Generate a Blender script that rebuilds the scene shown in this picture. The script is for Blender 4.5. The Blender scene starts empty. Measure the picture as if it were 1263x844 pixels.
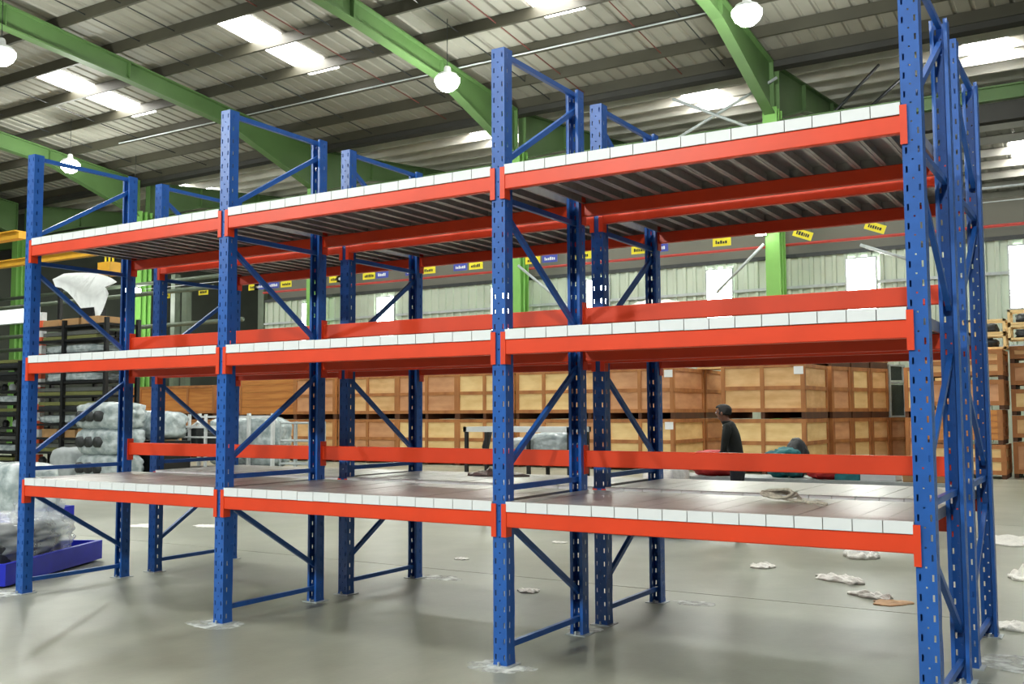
import bpy, bmesh, math, random
from mathutils import Vector, Matrix, noise

# ------------------------------------------------------------------ camera, world, lights, exposure
S = bpy.context.scene
COL = S.collection
cam_data = bpy.data.cameras.new('camera')
cam = bpy.data.objects.new('camera', cam_data); COL.objects.link(cam)
cam_data.sensor_fit = 'HORIZONTAL'; cam_data.sensor_width = 36.0
cam_data.lens = 36.0 * 1239.0 / 1263.0
cam_data.clip_start = 0.05; cam_data.clip_end = 300
yaw, pitch, roll = 0.5496, 0.0704, -0.0049
fw = Vector((-math.sin(yaw) * math.cos(pitch), math.cos(yaw) * math.cos(pitch), math.sin(pitch)))
rt = Vector((math.cos(yaw), math.sin(yaw), 0)); upv = rt.cross(fw)
r2 = rt * math.cos(roll) + upv * math.sin(roll); u2 = -rt * math.sin(roll) + upv * math.cos(roll)
M = Matrix((r2, u2, -fw)).transposed().to_4x4(); M.translation = Vector((3.507, -5.481, 1.6))
cam.matrix_world = M
S.camera = cam

world = bpy.data.worlds.new('world'); S.world = world; world.use_nodes = True
wb = world.node_tree.nodes['Background']
wb.inputs[0].default_value = (0.86, 0.94, 1.0, 1); wb.inputs[1].default_value = 0.17

SKY_L = 30.0        # radiance of the daylight through the roof lights
WIN_L = 22.0         # radiance of the wall lights
LAMP_W = 900.0      # high bay lamp
vs = S.view_settings
S.display_settings.display_device = 'sRGB'
vs.view_transform = 'Standard'; vs.look = 'None'; vs.gamma = 1.0; vs.use_curve_mapping = False
vs.exposure = 0.0

random.seed(7)

# ------------------------------------------------------------------ materials
def lin(c):
    return tuple(((v / 255) / 12.92 if v / 255 <= 0.04045 else ((v / 255 + 0.055) / 1.055) ** 2.4) for v in c)

MATS = {}
def mat(name, rgb, rough=0.5, metal=0.0, var=0.12, scale=6.0, bump=0.0, bscale=40.0, spec=0.5, rgb2=None, stretch=None):
    if name in MATS: return MATS[name]
    m = bpy.data.materials.new(name); m.use_nodes = True
    nt = m.node_tree; N = nt.nodes; L = nt.links
    b = N['Principled BSDF']
    b.inputs['Roughness'].default_value = rough; b.inputs['Metallic'].default_value = metal
    b.inputs['Specular IOR Level'].default_value = spec
    c = lin(rgb)
    tc = N.new('ShaderNodeTexCoord'); no = N.new('ShaderNodeTexNoise')
    no.inputs['Scale'].default_value = scale; no.inputs['Detail'].default_value = 3
    src = tc.outputs['Object']
    if stretch:
        mp = N.new('ShaderNodeMapping'); mp.inputs['Scale'].default_value = stretch
        L.new(src, mp.inputs['Vector']); src = mp.outputs['Vector']
    L.new(src, no.inputs['Vector'])
    mx = N.new('ShaderNodeMix'); mx.data_type = 'RGBA'
    a2 = lin(rgb2) if rgb2 else tuple(v * (1 - var) for v in c)
    mx.inputs[6].default_value = (*c, 1); mx.inputs[7].default_value = (*a2, 1)
    mr = N.new('ShaderNodeMapRange'); mr.inputs['From Min'].default_value = 0.35; mr.inputs['From Max'].default_value = 0.65
    L.new(no.outputs['Fac'], mr.inputs['Value']); L.new(mr.outputs['Result'], mx.inputs[0])
    L.new(mx.outputs[2], b.inputs['Base Color'])
    if bump:
        n2 = N.new('ShaderNodeTexNoise'); n2.inputs['Scale'].default_value = bscale
        L.new(src, n2.inputs['Vector'])
        bp = N.new('ShaderNodeBump'); bp.inputs['Strength'].default_value = bump; bp.inputs['Distance'].default_value = 0.02
        L.new(n2.outputs['Fac'], bp.inputs['Height']); L.new(bp.outputs['Normal'], b.inputs['Normal'])
    MATS[name] = m
    return m

def emit(name, rgb, strength):
    if name in MATS: return MATS[name]
    m = bpy.data.materials.new(name); m.use_nodes = True
    b = m.node_tree.nodes['Principled BSDF']
    b.inputs['Base Color'].default_value = (*lin(rgb), 1)
    b.inputs['Emission Color'].default_value = (*lin(rgb), 1)
    b.inputs['Emission Strength'].default_value = strength
    MATS[name] = m
    return m

def film(name, rgb, opacity=0.6, rough=0.25):
    if name in MATS: return MATS[name]
    m = mat(name, rgb, rough, 0, 0.25, 5, 0.6, 14)
    m.node_tree.nodes['Principled BSDF'].inputs['Alpha'].default_value = opacity
    return m

def floor_material():
    m = bpy.data.materials.new('concrete_floor'); m.use_nodes = True
    nt = m.node_tree; N = nt.nodes; L = nt.links; b = N['Principled BSDF']
    g = N.new('ShaderNodeNewGeometry')
    n1 = N.new('ShaderNodeTexNoise'); n1.inputs['Scale'].default_value = 0.45; n1.inputs['Detail'].default_value = 6; n1.inputs['Roughness'].default_value = 0.62
    n2 = N.new('ShaderNodeTexNoise'); n2.inputs['Scale'].default_value = 2.3; n2.inputs['Detail'].default_value = 8; n2.inputs['Roughness'].default_value = 0.7
    L.new(g.outputs['Position'], n1.inputs['Vector'])
    mp = N.new('ShaderNodeMapping'); mp.inputs['Scale'].default_value = (1, 0.35, 1); mp.inputs['Rotation'].default_value = (0, 0, 0.5)
    L.new(g.outputs['Position'], mp.inputs['Vector']); L.new(mp.outputs['Vector'], n2.inputs['Vector'])
    r1 = N.new('ShaderNodeValToRGB'); e = r1.color_ramp.elements
    e[0].position = 0.3; e[0].color = (*lin((128, 131, 116)), 1); e[1].position = 0.72; e[1].color = (*lin((162, 165, 150)), 1)
    L.new(n1.outputs['Fac'], r1.inputs['Fac'])
    r2_ = N.new('ShaderNodeValToRGB'); e = r2_.color_ramp.elements
    e[0].position = 0.33; e[0].color = (0.80, 0.80, 0.80, 1); e[1].position = 0.7; e[1].color = (1.06, 1.06, 1.06, 1)
    L.new(n2.outputs['Fac'], r2_.inputs['Fac'])
    mx = N.new('ShaderNodeMix'); mx.data_type = 'RGBA'; mx.blend_type = 'MULTIPLY'; mx.inputs[0].default_value = 1
    L.new(r1.outputs['Color'], mx.inputs[6]); L.new(r2_.outputs['Color'], mx.inputs[7])
    L.new(mx.outputs[2], b.inputs['Base Color'])
    rr = N.new('ShaderNodeMapRange'); rr.inputs['To Min'].default_value = 0.28; rr.inputs['To Max'].default_value = 0.5
    L.new(n2.outputs['Fac'], rr.inputs['Value']); L.new(rr.outputs['Result'], b.inputs['Roughness'])
    n3 = N.new('ShaderNodeTexNoise'); n3.inputs['Scale'].default_value = 30
    L.new(g.outputs['Position'], n3.inputs['Vector'])
    bp = N.new('ShaderNodeBump'); bp.inputs['Strength'].default_value = 0.08; bp.inputs['Distance'].default_value = 0.01
    L.new(n3.outputs['Fac'], bp.inputs['Height']); L.new(bp.outputs['Normal'], b.inputs['Normal'])
    MATS['floor'] = m
    return m

BLUE = mat('blue_paint', (34, 92, 174), 0.34, 0.0, 0.15, 9)
NAVY = mat('dark_blue_paint', (30, 62, 140), 0.4, 0.0, 0.15, 9)
ORANGE = mat('orange_red_paint', (226, 66, 26), 0.38, 0.0, 0.10, 3)
GALV = mat('galvanised_steel', (178, 174, 170), 0.36, 0.42, 0.16, 5, stretch=(1, 3, 1))
END_LIT = mat('deck_end_lit_tone', (226, 230, 232), 0.45, 0.0, 0.06, 5)  # same steel as the deck; light on the panel ends put into the colour
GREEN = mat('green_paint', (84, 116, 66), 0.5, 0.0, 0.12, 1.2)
GREEN_LIT = mat('green_lit_tone', (122, 178, 88), 0.5, 0.0, 0.10, 1.2)  # lighter copy of the frame green, with direct light put into it
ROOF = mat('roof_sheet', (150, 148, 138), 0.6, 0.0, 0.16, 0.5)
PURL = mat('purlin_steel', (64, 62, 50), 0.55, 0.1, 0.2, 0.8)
PURL_LIT = mat('purlin_lit_tone', (214, 212, 202), 0.55, 0.0, 0.2, 0.8)  # purlin colour lightened to stand in for light on the second span
ROOF_LIT = mat('roof_sheet_lit_tone', (186, 184, 174), 0.6, 0.0, 0.14, 0.5)  # sheet tone raised in place of more light in the second span
DIMG = mat('dull_green_grey', (92, 104, 88), 0.55, 0.0, 0.2, 2)
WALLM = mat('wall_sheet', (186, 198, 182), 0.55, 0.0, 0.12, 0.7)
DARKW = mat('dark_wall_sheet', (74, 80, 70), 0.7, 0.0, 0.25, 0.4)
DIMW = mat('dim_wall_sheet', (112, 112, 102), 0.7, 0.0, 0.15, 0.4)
BLACK = mat('black_steel', (22, 24, 26), 0.45, 0.0, 0.3, 7)
DGREY = mat('dark_grey_steel', (52, 56, 58), 0.45, 0.1, 0.3, 7)
LGREY = mat('pale_grey_paint', (176, 184, 186), 0.45, 0.0, 0.15, 7)
WHITE = mat('white_paint', (226, 230, 230), 0.45, 0.0, 0.08, 6)
ROD = mat('dull_red_rod', (112, 58, 52), 0.6, 0.0, 0.2, 4)
REDP = mat('red_pipe_paint', (176, 62, 56), 0.5, 0.0, 0.15, 5)
RED = mat('red_tarpaulin', (206, 44, 44), 0.55, 0.0, 0.25, 8, 0.4, 14)
YELLOW = mat('yellow_paint', (232, 216, 40), 0.5, 0.0, 0.08, 6)
CRANEY = mat('amber_paint', (222, 166, 46), 0.5, 0.0, 0.1, 3)
SIGNB = mat('blue_sign', (62, 74, 168), 0.5, 0.0, 0.08, 6)
TEAL = mat('teal_cloth', (40, 128, 134), 0.7, 0.0, 0.35, 9, 0.5, 20)
PLY = mat('plywood', (232, 190, 136), 0.62, 0.0, 0.16, 1.6, 0.15, 30, rgb2=(212, 164, 108), stretch=(1, 1, 3))
PLYR = mat('plywood_reddish', (214, 160, 116), 0.62, 0.0, 0.16, 1.6, 0.15, 30, rgb2=(196, 140, 98), stretch=(1, 1, 3))
PLYP = mat('plywood_pale', (244, 212, 152), 0.62, 0.0, 0.16, 1.6, 0.15, 30, rgb2=(228, 190, 128), stretch=(1, 1, 3))
BATT = mat('pine_batten', (182, 122, 68), 0.62, 0.0, 0.16, 3, 0.2, 30, rgb2=(152, 94, 50), stretch=(1, 1, 0.4))
SKID = mat('skid_wood', (92, 56, 34), 0.7, 0.0, 0.3, 3)
PLANK = mat('orange_plank', (206, 140, 70), 0.62, 0.0, 0.2, 2, rgb2=(182, 112, 52), stretch=(0.4, 1, 6))
PAPER = mat('white_paper', (236, 238, 240), 0.7, 0.0, 0.05, 6)
CARTON = mat('cardboard', (186, 146, 98), 0.75, 0.0, 0.2, 4)
SCRAP = mat('plastic_scrap', (238, 236, 228), 0.4, 0.0, 0.18, 14, 0.5, 30)
DUST = mat('cement_dust', (226, 230, 226), 0.9, 0.0, 0.12, 10)
_nt = DUST.node_tree; _n = _nt.nodes.new('ShaderNodeTexNoise'); _n.inputs['Scale'].default_value = 9; _n.inputs['Detail'].default_value = 6
_m = _nt.nodes.new('ShaderNodeMapRange'); _m.inputs['From Min'].default_value = .38; _m.inputs['From Max'].default_value = .62; _m.inputs['To Min'].default_value = .12; _m.inputs['To Max'].default_value = .9
_g = _nt.nodes.new('ShaderNodeNewGeometry'); _nt.links.new(_g.outputs['Position'], _n.inputs['Vector'])
_nt.links.new(_n.outputs['Fac'], _m.inputs['Value']); _nt.links.new(_m.outputs['Result'], _nt.nodes['Principled BSDF'].inputs['Alpha'])
ORNG = mat('orange_scrap', (206, 160, 112), 0.6, 0.0, 0.2, 9)
ROPE = mat('pale_rope', (206, 196, 178), 0.85, 0.0, 0.4, 40)
FILM = mat('stretch_film', (196, 206, 208), 0.22, 0.0, 0.35, 6, 0.8, 12, rgb2=(150, 164, 166))
CLEAR = film('clear_film', (214, 222, 222), 0.42)
STEELBLUE = mat('royal_blue_steel', (24, 40, 190), 0.45, 0.0, 0.15, 5)
SKIN = mat('skin', (112, 72, 52), 0.55, 0.0, 0.08, 20)
HAIR = mat('black_hair', (16, 14, 14), 0.6, 0.0, 0.3, 60)
SHIRT = mat('dark_shirt', (24, 30, 28), 0.8, 0.0, 0.3, 12)
TROUS = mat('dark_trousers', (40, 42, 50), 0.8, 0.0, 0.2, 12)
SKYM = emit('roof_light_panel', (255, 253, 248), SKY_L)
WINM = emit('wall_light_panel', (250, 255, 248), WIN_L)
BULB = emit('lamp_lens', (250, 255, 240), 40.0)
LITSIGN = emit('lit_panel', (240, 250, 248), 1.3)
ZINC = mat('gutter_sheet', (46, 46, 42), 0.6, 0.0, 0.2, 2)
GLASSG = mat('netting_dark', (52, 60, 56), 0.6, 0.0, 0.6, 25)
FLOOR = floor_material()

# ------------------------------------------------------------------ mesh helpers
class MB:
    def __init__(self): self.bm = bmesh.new()
    def box(self, x0, x1, y0, y1, z0, z1, R=None):
        vs_ = [Vector((x, y, z)) for z in (z0, z1) for y in (y0, y1) for x in (x0, x1)]
        if R is not None: vs_ = [R @ v for v in vs_]
        v = [self.bm.verts.new(p) for p in vs_]
        for f in ((0, 2, 3, 1), (4, 5, 7, 6), (0, 1, 5, 4), (2, 6, 7, 3), (0, 4, 6, 2), (1, 3, 7, 5)):
            self.bm.faces.new([v[i] for i in f])
        return self
    def bar(self, a, b, w, h, up=(0, 0, 1)):
        a = Vector(a); b = Vector(b); d = (b - a).normalized(); u = Vector(up)
        if abs(d.dot(u)) > 0.99: u = Vector((1, 0, 0))
        s = d.cross(u).normalized(); t = s.cross(d)
        v = []
        for p in (a, b):
            for i, j in ((-1, -1), (1, -1), (1, 1), (-1, 1)):
                v.append(self.bm.verts.new(p + s * (i * w / 2) + t * (j * h / 2)))
        for f in ((3, 2, 1, 0), (4, 5, 6, 7), (0, 1, 5, 4), (1, 2, 6, 5), (2, 3, 7, 6), (3, 0, 4, 7)):
            self.bm.faces.new([v[i] for i in f])
        return self
    def tube(self, pts, r, n=8):
        pts = [Vector(p) for p in pts]; rings = []
        for i, p in enumerate(pts):
            d = (pts[min(i + 1, len(pts) - 1)] - pts[max(i - 1, 0)]).normalized()
            u = Vector((0, 0, 1)) if abs(d.z) < 0.95 else Vector((1, 0, 0))
            s = d.cross(u).normalized(); t = s.cross(d)
            rr = r[i] if isinstance(r, (list, tuple)) else r
            rings.append([self.bm.verts.new(p + (s * math.cos(2 * math.pi * k / n) + t * math.sin(2 * math.pi * k / n)) * rr) for k in range(n)])
        for a, b in zip(rings, rings[1:]):
            for k in range(n): self.bm.faces.new((a[k], a[(k + 1) % n], b[(k + 1) % n], b[k]))
        self.bm.faces.new(rings[0][::-1]); self.bm.faces.new(rings[-1])
        return self
    def lathe(self, prof, n=20, c=(0, 0, 0)):
        c = Vector(c); rings = []
        for r, z in prof:
            rings.append([self.bm.verts.new(c + Vector((r * math.cos(2 * math.pi * k / n), r * math.sin(2 * math.pi * k / n), z))) for k in range(n)])
        for a, b in zip(rings, rings[1:]):
            for k in range(n): self.bm.faces.new((a[k], a[(k + 1) % n], b[(k + 1) % n], b[k]))
        if prof[0][0] > 0.001: self.bm.faces.new(rings[0][::-1])
        if prof[-1][0] > 0.001: self.bm.faces.new(rings[-1])
        return self
    def prism(self, poly, axis, t0, t1):
        # poly: list of 2d points; axis 'x': points are (y,z); axis 'y': points are (x,z)
        def P(p, t): return Vector((t, p[0], p[1])) if axis == 'x' else Vector((p[0], t, p[1]))
        a = [self.bm.verts.new(P(p, t0)) for p in poly]; b = [self.bm.verts.new(P(p, t1)) for p in poly]
        n = len(poly)
        for k in range(n): self.bm.faces.new((a[k], a[(k + 1) % n], b[(k + 1) % n], b[k]))
        self.bm.faces.new(a[::-1]); self.bm.faces.new(b)
        return self
    def lump(self, c, size, amp=0.15, freq=2.0, seed=0, sub=4, power=3.0):
        # a rounded, crumpled block: superellipsoid with noise
        t = bmesh.new(); bmesh.ops.create_icosphere(t, subdivisions=sub, radius=1.0)
        c = Vector(c); mp = {}
        for v in t.verts:
            d = v.co.normalized()
            k = (abs(d.x) ** power + abs(d.y) ** power + abs(d.z) ** power) ** (-1.0 / power)
            q = d * k
            nn = noise.noise(q * freq + Vector((seed * 7.1, seed * 3.3, seed))) + 0.5 * noise.noise(q * freq * 2.3 + Vector((seed, seed * 5.0, 1)))
            q = q * (1 + amp * nn)
            mp[v.index] = self.bm.verts.new(c + Vector((q.x * size[0], q.y * size[1], max(q.z, -1) * size[2])))
        for f in t.faces: self.bm.faces.new([mp[v.index] for v in f.verts])
        t.free()
        return self
    def mesh(self, name, m, smooth=False, bevel=0):
        bmesh.ops.recalc_face_normals(self.bm, faces=self.bm.faces[:])
        if bevel: bmesh.ops.bevel(self.bm, geom=self.bm.edges[:], offset=bevel, segments=1, affect='EDGES', profile=0.5)
        me = bpy.data.meshes.new(name); self.bm.to_mesh(me); self.bm.free()
        if smooth:
            for p in me.polygons: p.use_smooth = True
        me.materials.append(m)
        return me
    def build(self, name, m, parent=None, smooth=False, bevel=0):
        return put(name, self.mesh(name, m, smooth, bevel), parent)

def put(name, me, parent=None, loc=None, rz=None):
    o = bpy.data.objects.new(name, me); COL.objects.link(o)
    if parent is not None: o.parent = parent
    if loc is not None: o.location = loc
    if rz is not None: o.rotation_euler = (0, 0, rz)
    return o

def tag(o, label=None, cat=None, group=None, kind=None):
    if label: o['label'] = label
    if cat: o['category'] = cat
    if group: o['group'] = group
    if kind: o['kind'] = kind
    return o

def thing(name, label, cat, loc=(0, 0, 0), rz=0, group=None):
    o = bpy.data.objects.new(name, None); COL.objects.link(o)
    o.empty_display_size = 0.1
    o.location = loc; o.rotation_euler = (0, 0, rz)
    return tag(o, label, cat, group)

def struct_empty(name):
    o = bpy.data.objects.new(name, None); COL.objects.link(o); o['kind'] = 'structure'
    return o

# ------------------------------------------------------------------ the building shell
XL, XR = -50.0, 13.0
floor = struct_empty('floor')
ys = [-9.0, 3.05, 10.2, 18.0, 26.0, 34.0, 54.0]
for a, b in zip(ys, ys[1:]):
    MB().box(XL, XR, a + 0.007, b - 0.007, -0.16, 0.0).build('floor_slab', FLOOR, floor)
MB().box(XL, XR, -9.0, 54.0, -0.2, -0.012 - 0.15).build('floor_bed', DGREY, floor)

VC, ZC, SL = 26.0, 13.2, 0.1
def roof_z(y):
    if y <= VC: return ZC + SL * (VC - y)
    if y <= 38: return ZC + SL * (y - VC)
    return ZC + SL * (38 - VC) - 0.1 * (y - 38)
ceiling = struct_empty('ceiling')
def roof_sheet(y0, y1):
    mb = MB(); n = int((XR - XL) / 0.5)
    for k in range(n):
        xa = XL + 0.5 * k
        prof = [(xa, 0), (xa + .06, 0), (xa + .1, .045), (xa + .17, .045), (xa + .21, 0), (xa + .5, 0)]
        za, zb = roof_z(y0 + .001), roof_z(y1 - .001)
        A = [mb.bm.verts.new((p, y0, za + q)) for p, q in prof]; B_ = [mb.bm.verts.new((p, y1, zb + q)) for p, q in prof]
        for i in range(5): mb.bm.faces.new((A[i], A[i + 1], B_[i + 1], B_[i]))
    mb.build('roof_sheet', ROOF if y0 < VC else ROOF_LIT, ceiling)
roof_sheet(-10, VC); roof_sheet(VC, 38); roof_sheet(38, 54)
py = [25.9] + [24.15 - 2.05 * k for k in range(0, 16)]
py += [VC + 1.7 * k + 0.5 for k in range(0, 17)]
pur = MB()
pur.prism([(-.10, -.36), (-.0, -.36), (-.0, -.34), (-.08, -.34), (-.08, -.03), (.10, -.03), (.10, -.0), (-.10, -.0)], 'x', XL, XR)
pur_me = pur.mesh('purlin', PURL)
pur2_me = pur_me.copy(); pur2_me.materials.clear(); pur2_me.materials.append(PURL_LIT)
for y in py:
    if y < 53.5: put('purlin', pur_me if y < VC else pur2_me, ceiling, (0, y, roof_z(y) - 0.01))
# roof lights, each of two sheets
sx = 1.35
sky_x = [9.0, -0.9, -10.6, -20.3, -29.9, -40.2]
for x in sky_x:
    for (a, b) in ((16.05, 17.95), (18.05, 20.0), (20.1, 20.75), (3.75, 5.65), (5.75, 7.7), (-6.5, -4.6), (-4.5, -2.55)):
        mb = MB(); A = [(x - sx / 2, a), (x + sx / 2, a), (x + sx / 2, b), (x - sx / 2, b)]
        lo = [mb.bm.verts.new((p, q, roof_z(q) - 0.03)) for p, q in A]; hi = [mb.bm.verts.new((p, q, roof_z(q) - 0.005)) for p, q in A]
        mb.bm.faces.new(lo[::-1]); mb.bm.faces.new(hi)
        for i in range(4): mb.bm.faces.new((lo[i], lo[(i + 1) % 4], hi[(i + 1) % 4], hi[i]))
        mb.build('skylight_panel', SKYM, ceiling)
for x in (0.0, -9.75, -19.4, -29.0, -38.6):
    for (a, b) in ((28.4, 29.8), (30.0, 32.0), (44.0, 45.8), (46.0, 47.8)):  # the pairs on the back slope are added to brighten this span
        mb = MB(); A = [(x - sx / 2, a), (x + sx / 2, a), (x + sx / 2, b), (x - sx / 2, b)]
        lo = [mb.bm.verts.new((p, q, roof_z(q) - 0.03)) for p, q in A]; hi = [mb.bm.verts.new((p, q, roof_z(q) - 0.005)) for p, q in A]
        mb.bm.faces.new(lo[::-1]); mb.bm.faces.new(hi)
        for i in range(4): mb.bm.faces.new((lo[i], lo[(i + 1) % 4], hi[(i + 1) % 4], hi[i]))
        mb.build('skylight_panel', SKYM, ceiling)
# sag rods between the purlins
for x in (-7.4, -8.9, -12.6, -14.0, -17.4, -18.6, -22.3, -24.0, -27.2, -32, -35):
    rm = MB()
    for a, b in zip(py[:9], py[1:9]): rm.tube([(x, a, roof_z(a) - .25), (x, b, roof_z(b) - .25)], 0.02, 5)
    rm.build('sag_rod', ROD if x in (-8.9, -12.6, -18.6) else DGREY, ceiling)

frames_x = [3.75, -5.9, -15.46, -25.44, -36.6, -46.4]
frame_words = ['beyond the right end of the racks', 'with its column right of the crates\' white label', 'whose column stands behind the third upright',
               'whose rafter meets the second upright\'s top', 'at far left whose column stands beside the first frame', 'at the dark far left end']
def frame_lbl(i): return 'green steel roof frame ' + ['out of sight beyond the right end of the racks', 'over the right bay, its bright column seen through the top bay',
    'over the middle bay, passing behind the third blue upright', 'crossing behind the top of the second blue upright', 'at left, its column in front of the dark storage area', 'furthest left, in the dim end of the hall'][i]
frame_objs = []
for i, x in enumerate(frames_x):
    f = struct_empty('portal_frame'); f['label'] = frame_lbl(i); f['category'] = 'steel frame'
    frame_objs.append(f)
    w = 0.46 if i != 4 else 0.7
    cz = 11.3
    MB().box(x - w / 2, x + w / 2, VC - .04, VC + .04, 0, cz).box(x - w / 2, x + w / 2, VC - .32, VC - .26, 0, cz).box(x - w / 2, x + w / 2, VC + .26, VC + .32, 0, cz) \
        .box(x - .03, x + .03, VC - .3, VC + .3, 0, cz).build('column', GREEN_LIT, f)
    def girder(name, yz_top, yz_bot):
        mb = MB()
        n = len(yz_top)
        poly = yz_top + yz_bot[::-1]
        mb.prism(poly, 'x', x - .02, x + .02)
        for L_ in (yz_top, yz_bot):
            for (a, b) in zip(L_, L_[1:]):
                mb.bar((x, a[0], a[1]), (x, b[0], b[1]), 0.34, 0.05)
        for (a, b) in zip(yz_top, yz_bot):
            mb.box(x - .16, x + .16, a[0] - .015, a[0] + .015, b[1], a[1])
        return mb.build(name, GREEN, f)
    T = lambda y: roof_z(y) - 0.44
    yy = [-9.5, 2, 12, 16.5, 21.0, 25.7]
    dep = [0.95, 0.75, 0.7, 0.62, 0.62, 1.7]
    girder('rafter', [(y, T(y)) for y in yy], [(y, T(y) - d) for y, d in zip(yy, dep)])
    yy = [26.3, 29.5, 33.5, 38.0]; dep = [1.7, 0.95, 0.6, 0.6]
    girder('rafter', [(y, T(y)) for y in yy], [(y, T(y) - d) for y, d in zip(yy, dep)])
    yy = [38.05, 46, 53.7]; dep = [0.6, 0.6, 0.6]
    girder('rafter', [(y, T(y)) for y in yy], [(y, T(y) - d) for y, d in zip(yy, dep)])
# valley gutter, tie beam and duct along the column line
tag(MB().box(XL, XR, VC - .22, VC + .22, 12.62, 12.82).build('valley_gutter', ZINC), 'dark valley gutter running along the column row under the roof', 'gutter', kind='structure')
for a, b in zip(frames_x, frames_x[1:]):
    pass
tb = MB().box(XL, XR, VC + .34, VC + .40, 10.62, 11.02).box(XL, XR, VC + .26, VC + .5, 10.98, 11.03).box(XL, XR, VC + .26, VC + .5, 10.6, 10.64)
tag(tb.build('tie_beam', GREEN), 'long green tie beam along the column row, above a black duct', 'beam', kind='structure')
tag(MB().box(XL, XR, VC + .42, VC + .78, 10.02, 10.56).build('cable_duct', ZINC), 'black duct hung under the green tie beam', 'duct', kind='structure')

# partition wall of profiled sheet with lit panels
YW = 26.85
wall = struct_empty('wall_far')
mb = MB(); x = -29.3; pitch = 0.36
while x < XR - .4:
    prof = [(x, 0), (x + .10, 0), (x + .13, -.05), (x + .23, -.05), (x + .26, 0), (x + .36, 0)]
    A = [mb.bm.verts.new((p, YW + q, 0)) for p, q in prof]; B_ = [mb.bm.verts.new((p, YW + q, 6.6)) for p, q in prof]
    for i in range(5): mb.bm.faces.new((A[i], A[i + 1], B_[i + 1], B_[i]))
    x += pitch
mb.build('wall_sheet', WALLM, wall)
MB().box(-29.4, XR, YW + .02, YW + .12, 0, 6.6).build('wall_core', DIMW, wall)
MB().box(-29.4, XR, YW - .09, YW + .14, 6.56, 6.68).build('wall_cap', DGREY, wall)
for z in (5.55, 3.4): MB().box(-29.4, XR, YW - .10, YW - .055, z, z + .09).build('wall_girt', LGREY, wall)
MB().box(-29.55, -29.2, YW - .12, YW + .14, 0, 9.5).build('corner_post', DIMG, wall)
# dim upper wall above the partition and end walls
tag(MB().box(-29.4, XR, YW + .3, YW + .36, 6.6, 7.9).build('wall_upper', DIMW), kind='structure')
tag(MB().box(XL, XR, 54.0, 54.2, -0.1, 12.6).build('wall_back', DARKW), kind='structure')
tag(MB().box(XL, XR, 53.7, 53.95, 12.0, 12.45).build('trim_1', GREEN_LIT), kind='structure')
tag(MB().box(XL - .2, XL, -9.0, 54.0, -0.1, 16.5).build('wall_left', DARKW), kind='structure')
for i, x in enumerate((1.15, -3.45, -8.05, -12.6, -16.7, -22.3, -26.45)):
    win = struct_empty('window_%d' % (i + 1))
    z0, z1 = 4.55, 6.35
    w = 0.86
    MB().box(x - w / 2, x + w / 2, YW - .13, YW - .10, z0, z1).build('pane', WINM, win)
    MB().box(x - w / 2 - .05, x - w / 2, YW - .14, YW - .06, z0, z1).box(x + w / 2, x + w / 2 + .05, YW - .14, YW - .06, z0, z1) \
        .box(x - w / 2 - .05, x + w / 2 + .05, YW - .14, YW - .06, z1, z1 + .05).box(x - w / 2 - .05, x + w / 2 + .05, YW - .14, YW - .06, z0 - .05, z0).build('frame', LGREY, win)
tag(MB().tube([(-29, 26.5, 6.95), (XR, 26.5, 6.95)], 0.05, 6).build('fire_pipe', REDP), 'red fire pipe running along above the pale far wall', 'pipe', kind='structure')
tag(MB().tube([(-29, 26.6, 8.1), (XR, 26.6, 8.1)], 0.04, 6).build('conduit', LGREY), 'pale conduit running along the dim wall above the red pipe', 'pipe', kind='structure')
tag(MB().tube([(-33, 21.9, roof_z(21.9) - .38), (-6.2, 21.9, roof_z(21.9) - .38)], 0.026, 6).build('roof_conduit', LGREY), 'white conduit under the roof purlins behind the bay lamps', 'pipe', kind='structure')
for n_, (a, b, lab) in enumerate((((-6.15, 25.6, 6.9), (-7.75, 25.6, 5.45), 'pale diagonal brace running down left from the bright green column'),
                    ((-15.25, 25.6, 6.95), (-13.2, 25.6, 5.3), 'pale diagonal brace running down right from the column behind the third upright'),
                    ((-3.2, 25.6, 6.6), (-1.5, 25.6, 5.9), 'grey diagonal brace between the bright wall light and the right uprights'))):
    tag(MB().tube([a, b], 0.05, 8).build('wall_brace', LGREY, smooth=True), lab, 'brace')
for a, b, lab in (((-8.9, 25.0, 10.5), (-5.6, 25.6, 12.2), 'long pale roof brace rising right to the haunch over the right bay'),
                  ((-8.9, 25.0, 11.9), (-6.0, 25.3, 10.4), 'pale roof brace falling right toward the haunch over the right bay'),
                  ((-4.9, 27.5, 10.8), (-3.0, 28.2, 12.9), 'thin dark roof strut right of the green haunch'),
                  ((-4.2, 28.5, 11.0), (-2.2, 29.5, 13.0), 'second thin dark roof strut right of the green haunch')):
    tag(MB().tube([a, b], 0.05, 8).build('roof_brace', LGREY if 'pale' in lab else DGREY, smooth=True), lab, 'brace')

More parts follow.
